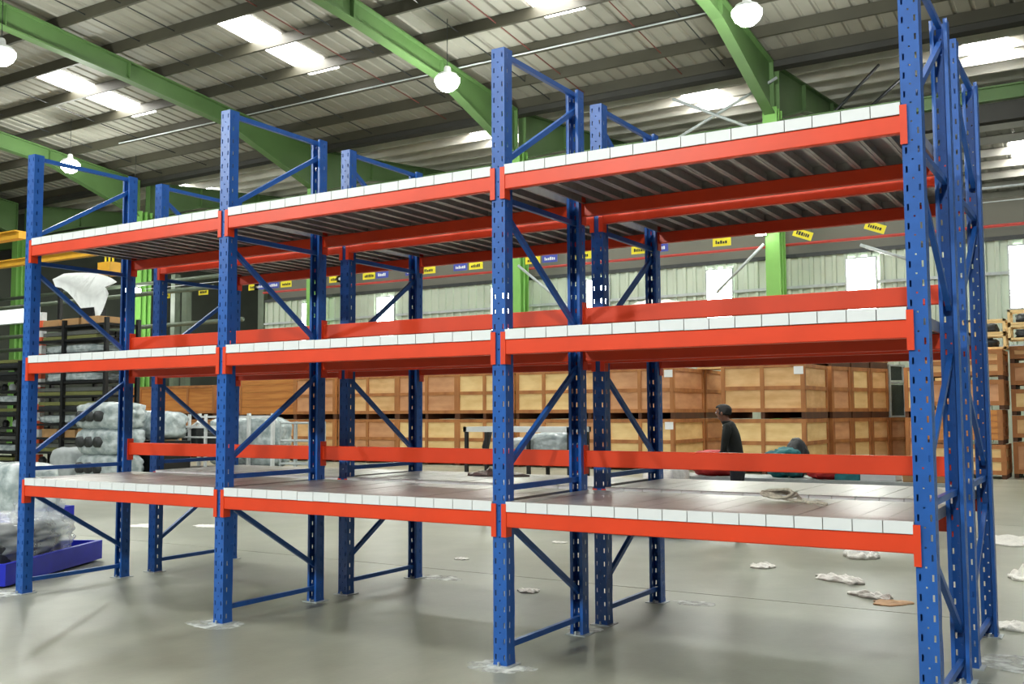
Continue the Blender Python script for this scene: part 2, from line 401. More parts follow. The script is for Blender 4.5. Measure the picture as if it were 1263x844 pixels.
# ------------------------------------------------------------------ lamps
def lamp(x, y, z, label, power=LAMP_W, r=0.40):
    t = thing('bay_lamp', label, 'lamp', (x, y, z), 0, 'high bay lamps')
    MB().lathe([(.07, .34), (.10, .30), (.12, .16), (r * .75, .08), (r * .9, -.02), (r * .87, -.03), (r * .70, .05), (.08, .12)], 24).build('lamp_shade', WHITE, t, True)
    MB().lathe([(.01, -r * 1.15), (r * .45, -r * 1.05), (r * .8, -r * .75), (r * .97, -r * .4), (r * .97, -r * .15), (r * .8, -.0), (.02, .02)], 24).build('lens', BULB, t, True)
    MB().tube([(0, 0, .34), (0, 0, roof_z(y) - z + .005)], 0.012, 6).build('cord', DGREY, t)
    ld = bpy.data.lights.new('lamp_light', 'POINT'); ld.energy = power; ld.shadow_soft_size = r * .9; ld.color = (0.97, 1.0, 0.93)
    lo = bpy.data.objects.new('lamp_light', ld); COL.objects.link(lo); lo.parent = t; lo.location = (0, 0, -r * 1.15 - .45)
for (x, y, z, lab) in ((-14.1, 19.5, 12.0, 'glaring bay lamp left of the third blue upright'), (-4.5, 19.3, 12.0, 'glaring bay lamp at the top edge over the right bay'),
        (-33.3, 19.8, 12.0, 'glaring bay lamp above the leftmost blue frame'), (-23.5, 10.8, 12.0, 'glaring bay lamp cut by the left edge of the picture')):
    lamp(x, y, z, lab)
for x, w in ((-14.1, 'left'), (-4.5, 'middle'), (5.0, 'right')):
    lamp(x, -12.0, 9.2, 'bay lamp of the row behind the camera, its %s one' % w, 2900)
for (x, y, z, lab) in ((-19.7, 44, 10.4, 'small far lamp right of the third frame under the top deck'), (-28.1, 44, 10.4, 'small far lamp just left of the third blue upright'),
        (-34.6, 24, 7.3, 'small far lamp left of the second blue upright'), (-36, 14, 7.2, 'small far lamp under the top deck of the left bay')):
    lamp(x, y, z, lab, 250, 0.36)
t = thing('flood_lamp', 'bright flood lamp on the side of the bright green column', 'lamp', (-6.15, 25.45, 7.35))
MB().box(-.12, .12, -.1, .1, -.18, .18).build('housing', WHITE, t)
MB().box(-.16, .16, -.16, -.1, -.22, .22).build('lens', BULB, t)
MB().box(.12, .42, -.03, .03, -.03, .03).build('bracket', LGREY, t)

# ------------------------------------------------------------------ pallet racks
XP = [-5.1, -2.55, 0.0, 2.55]
H = 4.02; D = 0.095
def holed(mb, origin, du, dv, n, ub, uh, zb, zh, per, count):
    # a plate of quads with holes: ub column breaks, zb row breaks per period, holes where (col,row) in uh
    o = Vector(origin); du = Vector(du); dv = Vector(dv)
    grid = {}
    rows = []
    for k in range(count):
        for z in zb[:-1]: rows.append(k * per + z)
    rows.append(count * per)
    V_ = [[mb.bm.verts.new(o + du * u_ + dv * z) for u_ in ub] for z in rows]
    nz = len(zb) - 1
    for r in range(len(rows) - 1):
        for c in range(len(ub) - 1):
            if (c, r % nz) in uh: continue
            mb.bm.faces.new((V_[r][c], V_[r][c + 1], V_[r + 1][c + 1], V_[r + 1][c]))
mb = MB()
ub = [0, .014, .024, .045, .054, .076, .086, .1]
holed(mb, (0, 0, 0), (1, 0, 0), (0, 0, 1), 1, ub, {(1, 2), (5, 2), (3, 0)}, [0, .009, .036, .070, .1], None, .1, 40)
ub2 = [0, .033, .043, D]
for xx in (0, .1):
    holed(mb, (xx, 0, 0), (0, 1, 0), (0, 0, 1), 1, ub2, {(1, 1)}, [0, .036, .070, .1], None, .1, 40)
for a, b in ((0, .022), (.078, .1)):
    holed(mb, (a, D, 0), (1, 0, 0), (0, 0, 1), 1, [0, b - a], set(), [0, .1], None, .1, 40)
bmesh.ops.remove_doubles(mb.bm, verts=mb.bm.verts[:], dist=1e-5)
bmesh.ops.recalc_face_normals(mb.bm, faces=mb.bm.faces[:])
geom = bmesh.ops.solidify(mb.bm, geom=mb.bm.faces[:], thickness=0.0025)
up_me = mb.mesh('upright', BLUE)
up_back = up_me.copy(); up_back.transform(Matrix.Scale(-1, 4, (0, 1, 0))); up_back.flip_normals()
plate_me = MB().box(-.03, .13, -.03, D + .03, 0, .006).box(.045, .055, -.025, -.012, .006, .03).mesh('base_plate', LGREY)
conn_l = MB().box(0, .006, -.004, .06, -.11, .10).box(-.030, .006, -.009, -.003, -.11, .10).mesh('connector', ORANGE)
conn_r = MB().box(-.006, 0, -.004, .06, -.11, .10).box(-.006, .030, -.009, -.003, -.11, .10).mesh('connector', ORANGE)
beam_me = MB().box(0, 2.45, -.004, .046, -.0475, .0475).mesh('beam', ORANGE, bevel=0.005)
guard_me = MB().box(0, 2.45, -.004, .042, -.06, .06).mesh('guard_beam', ORANGE, bevel=0.005)
LV = [0.921, 2.022, 3.100]       # beam centre heights
panel = MB()
Wp = .150
panel.box(0, Wp, 0, 1, .062, .065).box(0, .003, 0, 1, 0, .062).box(Wp - .003, Wp, 0, 1, 0, .062).box(.003, .02, 0, 1, 0, .003).box(Wp - .02, Wp - .003, 0, 1, 0, .003)
panel.box(.003, Wp - .003, 0, .003, .004, .062).box(.003, Wp - .003, .997, 1, .004, .062)
panel.box(.003, Wp - .003, .003, .03, .0, .003).box(.003, Wp - .003, .97, .997, .0, .003)
panel_me = panel.mesh('deck_panel', GALV)
end_me = MB().box(.001, Wp - .001, -.0035, -.0005, .002, .066).mesh('lit_end_face', END_LIT)  # added thin plate that carries the lit look of the panel end

rows = [('front', 0.0, 1.035, False), ('rear', 1.43, 2.447, True)]
bay_w = ['left', 'middle', 'right']; lv_w = ['lowest', 'middle', 'top']
for rname, yf, yb, mirror in rows:
    rk = thing('pallet_rack', 'blue and orange three-bay pallet rack, ' + ('the front row facing the camera' if rname == 'front' else 'the rear row behind the front one'), 'rack', (-1.225, (yf + yb) / 2, 0), 0, 'back-to-back pallet racks')
    off = Vector((1.225, -(yf + yb) / 2, 0))
    def P(x, y, z): return Vector((x, y, z)) + off
    for x in XP:
        for me, y in ((up_me, yf), (up_back, yb + D)):
            u_ = put('upright', me, rk, P(x, y, 0.004))
            bp_ = put('base_plate', plate_me, u_, (0, 0 if me is up_me else -D, -.004))
        # bracing
        def bz(ya, za, yb_, zb_):
            if mirror: ya, yb_ = yf + yb + D - ya, yf + yb + D - yb_
            a = P(x + .05, ya, za); b = P(x + .05, yb_, zb_)
            MB().bar(a, b, .036, .03, (1, 0, 0)).build('brace', BLUE, rk)
        F0, B0 = yf + .05, yb + .045
        for z in (.115, 1.115, 3.0, 3.975): bz(F0, z, B0, z)
        for za, zb_ in ((.92, .30), (1.22, 1.93), (2.93, 2.22), (3.24, 3.86)): bz(F0, za, B0, zb_)
    for k in range(3):
        x0 = XP[k] + .1
        def beam(name, me, y, z, flip):
            b = put(name, me, rk, P(x0 if not flip else x0 + 2.45, y, z), math.pi if flip else 0)
            put('connector', conn_l, b, (0, 0, 0)); put('connector', conn_r, b, (2.45, 0, 0))
        for z in LV:
            beam('beam', beam_me, yf - .004, z, False); beam('beam', beam_me, yb + D + .004, z, True)
        if rname == 'front':
            for z in (1.262, 2.311): beam('guard_beam', guard_me, yb + D + .004, z, True)
    # decks
    for li, z in enumerate(LV):
        for k in range(3):
            x0 = XP[k] + .1
            d = thing('shelf_deck', 'grey steel panel deck on the %s level of the %s rack, %s bay' % (lv_w[li], rname, bay_w[k]), 'deck', (x0, yf - .008, z + .0475), 0, 'steel shelf decks')
            for i in range(16):
                p = put('deck_panel', panel_me, d, (.0015 + i * .1531, 0, .001 + random.uniform(0, .002)))
                p.scale = (1, yb + D - yf + .016, 1)
                put('lit_end_face', end_me, p)

# ------------------------------------------------------------------ small things near the racks
def rope_coil():
    pts = []
    random.seed(3)
    for k in range(56):
        a = k * 0.42; r = .06 + .03 * math.sin(k * .37) + random.uniform(-.012, .012)
        pts.append((r * math.cos(a) * 1.5, r * math.sin(a), .012 + .04 * abs(math.sin(k * .23)) + .012 * (k // 15) * .6))
    for k in range(12): pts.append((.09 + .02 * k, -.03 - .012 * k + .015 * math.sin(k), .012))
    o = MB().tube(pts, .010, 6).build('rope', ROPE, smooth=True)
    o.location = (1.643, 0.80, 1.0375)
    tag(o, 'tangled pale rope lying on the lowest deck of the right bay', 'rope')
rope_coil()

def scrap(x, y, sx_, sy_, h, seed, label, m=SCRAP, rz=0, name='plastic_scrap', z=0.0):
    random.seed(seed)
    mb = MB(); n = 18; g = []
    for j in range(n + 1):
        row = []
        for i in range(n + 1):
            u_ = i / n * 2 - 1; v_ = j / n * 2 - 1
            q = Vector((u_, v_, 0))
            w = 1 + .35 * noise.noise(Vector((u_ * 1.7, v_ * 1.7, seed * 3.1)))
            rr = max(0, 1 - (u_ * u_ + v_ * v_) * .55)
            zz = .62 * h * rr * (.35 + abs(noise.noise(Vector((u_ * 2.2 + seed, v_ * 2.2, seed)))) * 1.6 + .3 * abs(noise.noise(Vector((u_ * 6, v_ * 6, seed)))))
            k = 1 / max(1, math.sqrt(u_ * u_ + v_ * v_)) * w
            row.append(mb.bm.verts.new((u_ * k * sx_ / 2, v_ * k * sy_ / 2, zz + .003)))
        g.append(row)
    for j in range(n):
        for i in range(n): mb.bm.faces.new((g[j][i], g[j][i + 1], g[j + 1][i + 1], g[j + 1][i]))
    ed = [e for e in mb.bm.edges if e.is_boundary]
    r = bmesh.ops.extrude_edge_only(mb.bm, edges=ed)
    nv = [v for v in r['geom'] if isinstance(v, bmesh.types.BMVert)]
    for v in nv: v.co.z = 0.0
    bmesh.ops.holes_fill(mb.bm, edges=[e for e in mb.bm.edges if e.is_boundary])
    o = mb.build(name, m, smooth=True)
    o.location = (x, y, z + .001); o.rotation_euler = (0, 0, rz)
    tag(o, label, 'scrap')
scrap(.22, 4.8, .26, .22, .07, 1, 'small white scrap on the floor below the orange beam of the right bay')
scrap(.95, 6.0, .38, .34, .16, 2, 'crumpled white bag with a dark underside, partly behind the lowest right beam')
scrap(1.10, 4.35, .52, .24, .10, 3, 'long pale strip of plastic on the floor left of the right frame', rz=-.5)
scrap(1.55, 3.62, .40, .17, .07, 4, 'bent white strip of plastic beside the orange scrap', rz=-.35)
scrap(1.75, 3.42, .34, .26, .02, 5, 'flat orange paper scrap on the floor near the right frame', ORNG, .6)
scrap(2.62, 5.3, .36, .34, .14, 6, 'white crumpled scrap at the right picture edge, beyond the right frame')
scrap(2.25, 8.3, .9, .9, .07, 7, 'wide heap of white film on the floor right of the right frame', name='plastic_film')
scrap(2.75, 2.85, .36, .26, .08, 8, 'pale film scrap on the floor beside the rear right upright')
scrap(-8.6, 4.2, .5, .36, .03, 9, 'white film scrap on the floor seen under the left bay, the left one')
scrap(-7.8, 4.6, .45, .3, .03, 10, 'white film scrap on the floor seen under the left bay, the right one')
scrap(-2.8, 3.74, .16, .14, .03, 11, 'tiny white scrap on the floor under the middle bay')
scrap(-2.55, 5.5, .22, .14, .02, 12, 'flat white scrap on the floor right of the third upright, under the beam')
scrap(-1.15, 2.38, .22, .16, .04, 13, 'small white scrap left of the rear uprights under the right bay')
scrap(-1.35, 2.2, .5, .28, .08, 14, 'crumpled white film lying on the rear deck behind the third frame', name='plastic_film', z=1.035, rz=.2)
def dust(x, y, rx, ry, seed, label):
    mb = MB(); ring = []
    for k in range(40):
        a = 2 * math.pi * k / 40
        w = 1 + .4 * noise.noise(Vector((math.cos(a) * 1.5, math.sin(a) * 1.5, seed))) + .2 * noise.noise(Vector((math.cos(a) * 5, math.sin(a) * 5, seed)))
        ring.append((x + rx * w * math.cos(a), y + ry * w * math.sin(a)))
    top = [mb.bm.verts.new((p, q, .0022)) for p, q in ring]; bot = [mb.bm.verts.new((p, q, .0004)) for p, q in ring]
    mb.bm.faces.new(top)
    for k in range(40): mb.bm.faces.new((top[k], bot[k], bot[(k + 1) % 40], top[(k + 1) % 40]))
    o = mb.build('drilling_dust', DUST); tag(o, label, 'dust', 'drilling dust at the rack feet', 'stuff')
for i, (x, y, rx, ry) in enumerate(((-5.15, -.02, .22, .17), (-2.5, -.02, .24, .15), (.05, -.02, .22, .14), (2.72, 0.9, .26, .2), (-2.3, 2.6, .22, .14), (2.85, 1.7, .3, .22), (.35, 2.6, .2, .09), (-.0, 1.25, .14, .1))):
    dust(x, y, rx, ry, i, 'white drilling dust on the floor around a rack foot')

# ------------------------------------------------------------------ crates
CR = {}
def cm(key, fn, name, m):
    if key not in CR: CR[key] = fn().mesh(name, m)
    return CR[key]
ncr = [0]
def crate(x0, x1, y0, dep, z0, Ht, label, m=PLY, rz=0, mids=1, group='plywood shipping crates', plank=False, paper=None, side=True, skid=.17, rows_=2):
    """front left lower corner (x0,y0,z0); battens proud of the plywood, skids below"""
    W_ = round(x1 - x0, 2); dep = round(dep, 2); Ht = round(Ht, 2)
    t = thing('shipping_crate', label, 'crate', (x0, y0, z0), rz, group)
    b = .10; s = skid; h0 = s; h1 = Ht
    k = (W_, dep, Ht, s)
    put('body', cm(k + ('body', m.name), lambda: MB().box(.03, W_ - .03, .03, dep - .03, h0, h1 - .02), 'body', m), t)
    for i in range(3):
        xs = [0, W_ / 2 - .05, W_ - .10][i]
        put('skid', cm(k + ('skid',), lambda: MB().box(0, .10, .02, dep - .02, 0, s), 'skid', SKID), t, (xs, 0, 0))
    hb = cm(k + ('hb', b), lambda: MB().box(0, W_, 0, .03, 0, b), 'batten', BATT)
    if plank:
        n = 5; hh = (h1 - h0) / n
        pm = cm(k + ('pl',), lambda: MB().box(.02, W_ - .02, .005, .03, .006, hh - .006), 'plank', PLANK)
        for i in range(n): put('plank', pm, t, (0, 0, h0 + i * hh))
    else:
        for z in [h0 + (h1 - h0 - b) * i / rows_ for i in range(rows_ + 1)]: put('batten', hb, t, (0, 0, z))
    vb = cm(k + ('vb',), lambda: MB().box(0, b, -.012, .028, h0, h1), 'batten', BATT)
    for i in range(mids + 2): put('batten', vb, t, ((W_ - b) * i / (mids + 1), 0, 0))
    if side:
        hs = cm(k + ('hs',), lambda: MB().box(W_ - .03, W_, .02, dep - .02, 0, b), 'batten', BATT)
        for z in [h0 + (h1 - h0 - b) * i / rows_ for i in range(rows_ + 1)]: put('batten', hs, t, (0, 0, z))
        vsd = cm(k + ('vs',), lambda: MB().box(W_ - .028, W_ + .012, 0, b, h0, h1), 'batten', BATT)
        for i in range(2 if dep < 2.8 else 3):
            put('batten', vsd, t, (0, (dep - b) * i / (1 if dep < 2.8 else 2), 0))
    if paper is not None:
        pp = cm(('paper',), lambda: MB().box(0, .24, -.022, -.016, 0, .20), 'paper_label', PAPER)
        put('paper_label', pp, t, (paper, 0, h1 - .28))
    return t

order = ['first', 'second', 'third', 'fourth', 'fifth', 'sixth', 'seventh', 'eighth', 'ninth']
H1 = 1.41
left_block = [(-8.99, -6.99), (-10.12, -9.03), (-12.05, -10.15), (-14.10, -12.09), (-16.47, -14.13), (-18.97, -16.51), (-20.85, -19.02)]
pl_up = [PLYR, PLY, PLYP, PLYP, PLYR, PLY, PLYR]; pl_lo = [PLYP, PLYR, PLY, PLYP, PLYP, PLYR, PLY]
for i, (a, b) in enumerate(left_block):
    for tier in (0, 1):
        mids = 1 if b - a > 1.3 else 0
        pap = (b - a - .25) if i == 0 else (.12 if i == 5 and tier == 0 else None)
        crate(a, b, 20.0 + (0.06 * ((i * 7 + tier * 3) % 3)), 2.3, tier * (H1 + .005), H1,
              '%s plywood crate in the long far row, %s from the gap behind the person' % (('lower', 'upper')[tier], order[i]), (pl_lo, pl_up)[tier][i], mids=mids, paper=pap)
# second crate depth behind the gap corner, seen from the side
for tier in (0, 1):
    crate(-9.2, -7.0, 22.45, 2.2, tier * (H1 + .005), H1, '%s crate behind the corner of the long row, in shade' % ('lower', 'upper')[tier], PLYR, mids=1)
crate(-23.57, -20.9, 20.1, 2.3, 0, H1, 'lower plywood crate under the plank-sided crate behind the second frame', PLY)
crate(-23.57, -20.9, 20.1, 2.3, H1 + .005, H1 + .05, 'upper crate faced with broad orange planks behind the second frame', PLY, plank=True, mids=0)
for i, (a, b) in enumerate(((-27.75, -24.9), (-30.0, -28.0))):
    crate(a, b, 20.1, 2.2, 0, H1, 'lower crate at the left end of the crate rows, %s' % ('nearer the second frame', 'outermost')[i], PLY)
    crate(a, b, 20.1, 2.2, H1 + .005, 1.25, 'upper low crate at the left end of the crate rows, %s' % ('nearer the second frame', 'outermost')[i], PLANK, skid=.22, rows_=1)
# block right of the gap
for tier in (0, 1):
    crate(-5.64, -3.45, 20.0, 2.25, tier * (H1 + .005), H1, '%s crate right of the gap, directly behind the person' % ('lower', 'upper')[tier], (PLYP, PLY)[tier], paper=(1.93 if tier else .02))
ang = -0.22
base = Vector((-3.36, 22.35, 0))
dirv = Vector((math.sin(-ang), math.cos(-ang), 0)) if False else Vector((.30, .954, 0))
rzc = -math.atan2(.30, .954)
for i in range(4):
    p = base + dirv * (i * 1.02)
    side_m = [PLYR, PLYP, PLY, PLYR][i]
    for tier in (0, 1, 2):
        if tier == 2 and i == 3: pass
        if tier == 1 and i == 3: continue
        W_ = 1.6
        o = p - Vector((dirv.y, -dirv.x, 0)) * W_
        crate(o.x, o.x + W_, o.y, 0.98, tier * (H1 + .005), H1 if tier < 2 else .9,
              '%s crate of the angled row receding right of the person, %s one back' % (('lower', 'middle', 'top')[tier], order[i]), side_m, rz=rzc, mids=0, paper=None) if not (tier == 2 and i == 3) else None
# steel mesh cage and crates at the far end of the receding row
pc = base + dirv * 3.06
t = thing('mesh_cage', 'tall narrow cage with dark netting and pale posts between the receding crates', 'cage', (pc.x + .02, pc.y + .1, H1 + .005), rzc)
for (x, y) in ((-.75, 0), (-.02, 0), (-.75, .85), (-.02, .85)): MB().box(x - .03, x + .03, y - .03, y + .03, 0, 1.55).build('post', LGREY, t)
MB().box(-.72, -.03, .03, .82, .05, .95).build('net_load', GLASSG, t)
MB().box(-.70, -.05, .05, .80, 1.1, 1.5).build('net_load', GLASSG, t)
for z in (.0, 1.0, 1.5): MB().box(-.76, 0, -.02, .87, z, z + .05).build('rail', LGREY, t)
p2 = Vector((-1.75, 25.0, 0))
for tier, m_ in enumerate((PLYR, PLYP)):
    crate(-1.9, -0.75, 24.6, 1.3, tier * (H1 + .005), H1, '%s crate seen between the right uprights, beyond the netted cage' % ('lower', 'upper')[tier], m_, mids=0)
# right stack
hh = [.80, .81, .70, .71]; z = 0
for i, h in enumerate(hh):
    crate(-.75 if i else -.7, 1.02 - .05 * (i == 1), 20.5, 1.3, z, h, '%s crate of the stack at the right picture edge' % ('lowest pale', 'second, plain planked', 'third, dark-stained', 'topmost')[i], (PLYP, PLYR, PLYR, PLY)[i], skid=.10, plank=(i == 1), rows_=1 if i == 2 else 2, mids=(0 if i == 1 else 1))
    z += h + .005
for i, h in enumerate((.85, .62, .62, .62, .4)):
    crate(1.12, 2.6, 21.2, 1.2, sum((.85, .62, .62, .62, .4)[:i]) + i * .005, h, '%s crate cut by the right picture edge, in the outermost stack' % ('bottom', 'second', 'third', 'fourth', 'top')[i], (PLYR, PLY, PLYP, PLYR, PLY)[i], skid=.10, rows_=1)
# yellow framed crates on top of the right stack
for i, x in enumerate((-.55, .30, 1.15)):
    for lv in (0, 1):
        zz = 3.05 + lv * .36 + (0.2 if x > 1.1 else 0)
        t = thing('stillage', 'yellow framed stillage on top of the right crate stack, %s, %s' % (('left', 'middle', 'right')[i], ('below', 'above')[lv]), 'stillage', (x, 20.7, zz), 0, 'yellow stillages')
        fr = MB()
        for (a, b) in ((0, 0), (.74, 0), (0, .6), (.74, .6)): fr.box(a, a + .06, b, b + .06, 0, .35)
        for zq in (0, .30): fr.box(0, .8, 0, .05, zq, zq + .05).box(0, .8, .61, .66, zq, zq + .05).box(0, .05, 0, .66, zq, zq + .05).box(.75, .8, 0, .66, zq, zq + .05)
        fr.build('frame', PLYP, t)
        MB().lump((.38, .33, .15), (.24, .2, .12), .3, 2, i + lv, 3).build('load', DGREY, t, True)
# things on top of the crates
def tarp_load(x, y, z, sx_, sy_, sz, label, m, seed):
    o = MB().lump((0, 0, sz), (sx_, sy_, sz), .18, 1.8, seed, 4, 4.0).build('covered_load', m, smooth=True); o.location = (x, y, z)
    tag(o, label, 'covered load')
zt = 2 * H1 + .01
tarp_load(-7.9, 21.2, zt, .95, .9, .95, 'white sheeted load on top of the crates, right of the third frame', SCRAP, 21)
tarp_load(-10.9, 21.2, zt, .95, .9, .93, 'black and white wrapped load on top of the crates behind the third frame', FILM, 22)
t = thing('machine_load', 'dark machine parts lying on the crates just above the middle deck', 'machinery', (-4.9, 20.9, zt))
MB().box(-.65, .75, -.4, .4, 0, .10).build('base_board', CARTON, t)
MB().box(-.55, -.1, -.3, .3, .10, .8).box(.1, .5, -.3, .2, .10, .55).build('housing', BLACK, t)
MB().tube([(-.5, 0, .85), (.6, 0, .7)], .06, 8).build('shaft', DGREY, t)
t = thing('board_stack', 'flat stack of boards and film on the row right of the gap', 'boards', (-6.6, 22.6, zt))
for i in range(4): MB().box(-.5 + .03 * i, .5, -.5, .5, .06 * i, .06 * i + .05).build('board', CARTON if i % 2 else PLYP, t)
for i, (x, w_) in enumerate(((-13.0, .9), (-15.3, .8), (-17.6, .9))):
    tarp_load(x, 21.2, zt, w_, .8, .20 + .08 * i, 'low %s load on the crates, %s along the middle deck' % (('white film', 'dark', 'pale')[i], ('right', 'centre', 'left')[i]), (SCRAP, DGREY, FILM)[i], 30 + i)

# ------------------------------------------------------------------ hanging location signs on a wire
ZW = 6.62
tag(MB().tube([(-30, 21, ZW), (4, 21, ZW)], .014, 5).build('sign_wire', LGREY), 'long pale wire carrying the small yellow and blue hanging signs', 'wire')
signs = [(-28.76, 'y'), (-26.58, 'y'), (-23.9, 'y'), (-23.6, 'b'), (-22.9, 'b'), (-22.27, 'y'), (-19.95, 'y'), (-19.6, 'b'), (-18.43, 'y'), (-17.85, 'b'), (-16.6, 'b'), (-15.9, 'y'), (-14.65, 'b'), (-14.05, 'y'), (-11.95, 'y'), (-11.35, 'b'), (-10.2, 'y'), (-8.37, 'y'), (-7.75, 'b'), (-5.9, 'y'), (-3.67, 't'), (-1.83, 't')]
cnt = {'y': 0, 'b': 0}
ordw = ['first', 'second', 'third', 'fourth', 'fifth', 'sixth', 'seventh', 'eighth', 'ninth', 'tenth', 'eleventh', 'twelfth', 'thirteenth', 'fourteenth', 'fifteenth']
for x, c in signs:
    tilt = 0.0
    if c == 't': c = 'y'; tilt = .38
    w, h = (.60, .22)
    t = thing('location_sign', '%s hanging sign, %s %s one from the left along the wire' % (('yellow', 'blue')[c == 'b'], ordw[cnt[c]], ('yellow', 'blue')[c == 'b']), 'sign', (x, 21, ZW - .34), 0, 'hanging location signs')
    cnt[c] += 1
    w = .52
    R = Matrix.Rotation(tilt, 3, 'Y')
    MB().box(-w / 2, w / 2, -.008, .008, -h / 2, h / 2, R).build('plate', YELLOW if c == 'y' else SIGNB, t)
    mk = MB(); random.seed(int(x * 10))
    xx = -w * .34
    while xx < w * .32:
        ww = random.uniform(.03, .06); mk.box(xx, xx + ww, -.012, -.008, -.045, .045 + random.uniform(-.03, .01), R); xx += ww + .018
    mk.build('print', BLACK if c == 'y' else WHITE, t)
    MB().tube([R @ Vector((-w * .4, 0, h / 2)), (-w * .4, 0, .34)], .006, 4).tube([R @ Vector((w * .4, 0, h / 2)), (w * .4, 0, .34)], .006, 4).build('hanger', DGREY, t)

# ------------------------------------------------------------------ worker and the loads behind the rack
def person(loc, rz):
    t = thing('person', 'person with short black hair in a dark long-sleeved shirt, bending over behind the right bay', 'person', loc, rz)
    # faces +X, built standing about 1.69 m, head bowed
    J = {}; E = []; Rr = []
    V_ = []
    def v(p, r):
        V_.append(Vector(p)); Rr.append(r); return len(V_) - 1
    pel = v((0, 0, .93), (.155, .12)); E_ = []
    def ch(a, pts):
        for p, r in pts:
            b = v(p, r); E.append((a, b)); a = b
        return a
    sp = ch(pel, [((.02, 0, 1.06), (.145, .105)), ((.05, 0, 1.2), (.165, .115)), ((.09, 0, 1.35), (.165, .115))])
    nk = ch(sp, [((.12, 0, 1.435), (.08, .08)), ((.15, 0, 1.475), (.058, .058))])
    hd = ch(nk, [((.185, 0, 1.545), (.088, .078)), ((.20, 0, 1.61), (.098, .082)), ((.195, 0, 1.645), (.075, .065))])
    hands = []
    for s in (-1, 1):
        sh = ch(sp, [((.095, s * .16, 1.372), (.075, .075)), ((.11, s * .20, 1.325), (.062, .062)), ((.15, s * .225, 1.06), (.043, .043)), ((.30, s * .17, .97), (.037, .037)), ((.39, s * .14, .935), (.027, .024)), ((.44, s * .13, .92), (.036, .016))])
        hands.append((V_[sh], s))
        ch(pel, [((0, s * .095, .85), (.10, .10)), ((.02, s * .105, .48), (.062, .062)), ((-.01, s * .11, .10), (.043, .043)), ((.0, s * .112, .045), (.042, .04)), ((.10, s * .118, .03), (.04, .025)), ((.16, s * .12, .025), (.034, .02))])
    me = bpy.data.meshes.new('body'); me.from_pydata(V_, E, [])
    o = bpy.data.objects.new('body_src', me); COL.objects.link(o)
    md = o.modifiers.new('skin', 'SKIN'); md.use_smooth_shade = True
    for i, r in enumerate(Rr): me.skin_vertices[0].data[i].radius = r
    for i in range(len(V_)): me.skin_vertices[0].data[i].use_root = (i == 0)
    o.modifiers.new('sub', 'SUBSURF').levels = 2
    o.modifiers['sub'].render_levels = 2
    dg = bpy.context.evaluated_depsgraph_get(); dg.update()
    em = bpy.data.meshes.new_from_object(o.evaluated_get(dg))
    bpy.data.objects.remove(o)
    # face relief: nose, brow, chin are pushed out of the head
    for w in em.vertices:
        c = w.co
        if c.z > 1.5:
            d = c - Vector((.195, 0, 1.58))
            if d.x > .05 and abs(d.y) < .018 and -.035 < d.z < .02: c.x += .022 * (1 - abs(d.y) / .018)
            if d.x > .05 and abs(d.y) < .04 and abs(d.z - .032) < .012: c.x += .006
            if d.x > .04 and abs(d.y) < .03 and -.085 < d.z < -.055: c.x += .012
    em.materials.clear()
    for m in (SKIN, SHIRT, TROUS, BLACK): em.materials.append(m)
    for p in em.polygons:
        c = p.center; k = 0
        if c.z > 1.468: k = 0
        elif c.x > .37 and c.z > .85: k = 0
        elif c.z > .95: k = 1
        elif c.z > .9 and abs(c.y) > .13 and c.x > .1: k = 1
        elif c.z > .09: k = 2
        else: k = 3
        p.material_index = k; p.use_smooth = True
    put('body', em, t)
    # fingers
    for (h, s) in hands:
        fm = MB()
        for i, (dy, ln) in enumerate(((-.026, .062), (-.009, .072), (.009, .068), (.026, .052))):
            b = h + Vector((.02, dy, 0))
            fm.tube([b, b + Vector((ln * .45, dy * .1, .004)), b + Vector((ln * .8, dy * .1, -.012)), b + Vector((ln, dy * .1, -.03))], [.0088, .0085, .0078, .006], 8)
        b = h + Vector((-.02, -s * .028, 0))
        fm.tube([b, b + Vector((.02, -s * .026, -.006)), b + Vector((.045, -s * .034, -.016))], [.011, .010, .007], 8)
        fm.build('fingers', SKIN, t, True)
    # hair cap, ears, eyes
    hm = MB(); hm.lump((.178, 0, 1.607), (.112, .094, .098), .07, 4, 2, 3, 2.3)
    bmesh.ops.delete(hm.bm, geom=[w for w in hm.bm.verts if w.co.x > .235 and w.co.z < 1.64 or w.co.z < 1.545], context='VERTS')
    bmesh.ops.solidify(hm.bm, geom=hm.bm.faces[:], thickness=.012)
    hm.build('hair', HAIR, t, True)
    em_ = MB()
    for s in (-1, 1): em_.lump((.185, s * .088, 1.575), (.018, .010, .03), .1, 2, 1, 2, 2.0)
    em_.build('ears', SKIN, t, True)
    ey = MB()
    for s in (-1, 1): ey.lump((.272, s * .032, 1.59), (.008, .012, .007), 0, 1, 1, 2, 2.0)
    ey.build('eyes', WHITE, t, True)
    cl = MB().lathe([(.066, 0), (.075, .02), (.066, .035), (.058, .02), (.066, 0)], 20, (.135, 0, 1.445)).build('collar', SHIRT, t, True)
person((-.98, 7.6, 0), math.radians(190))

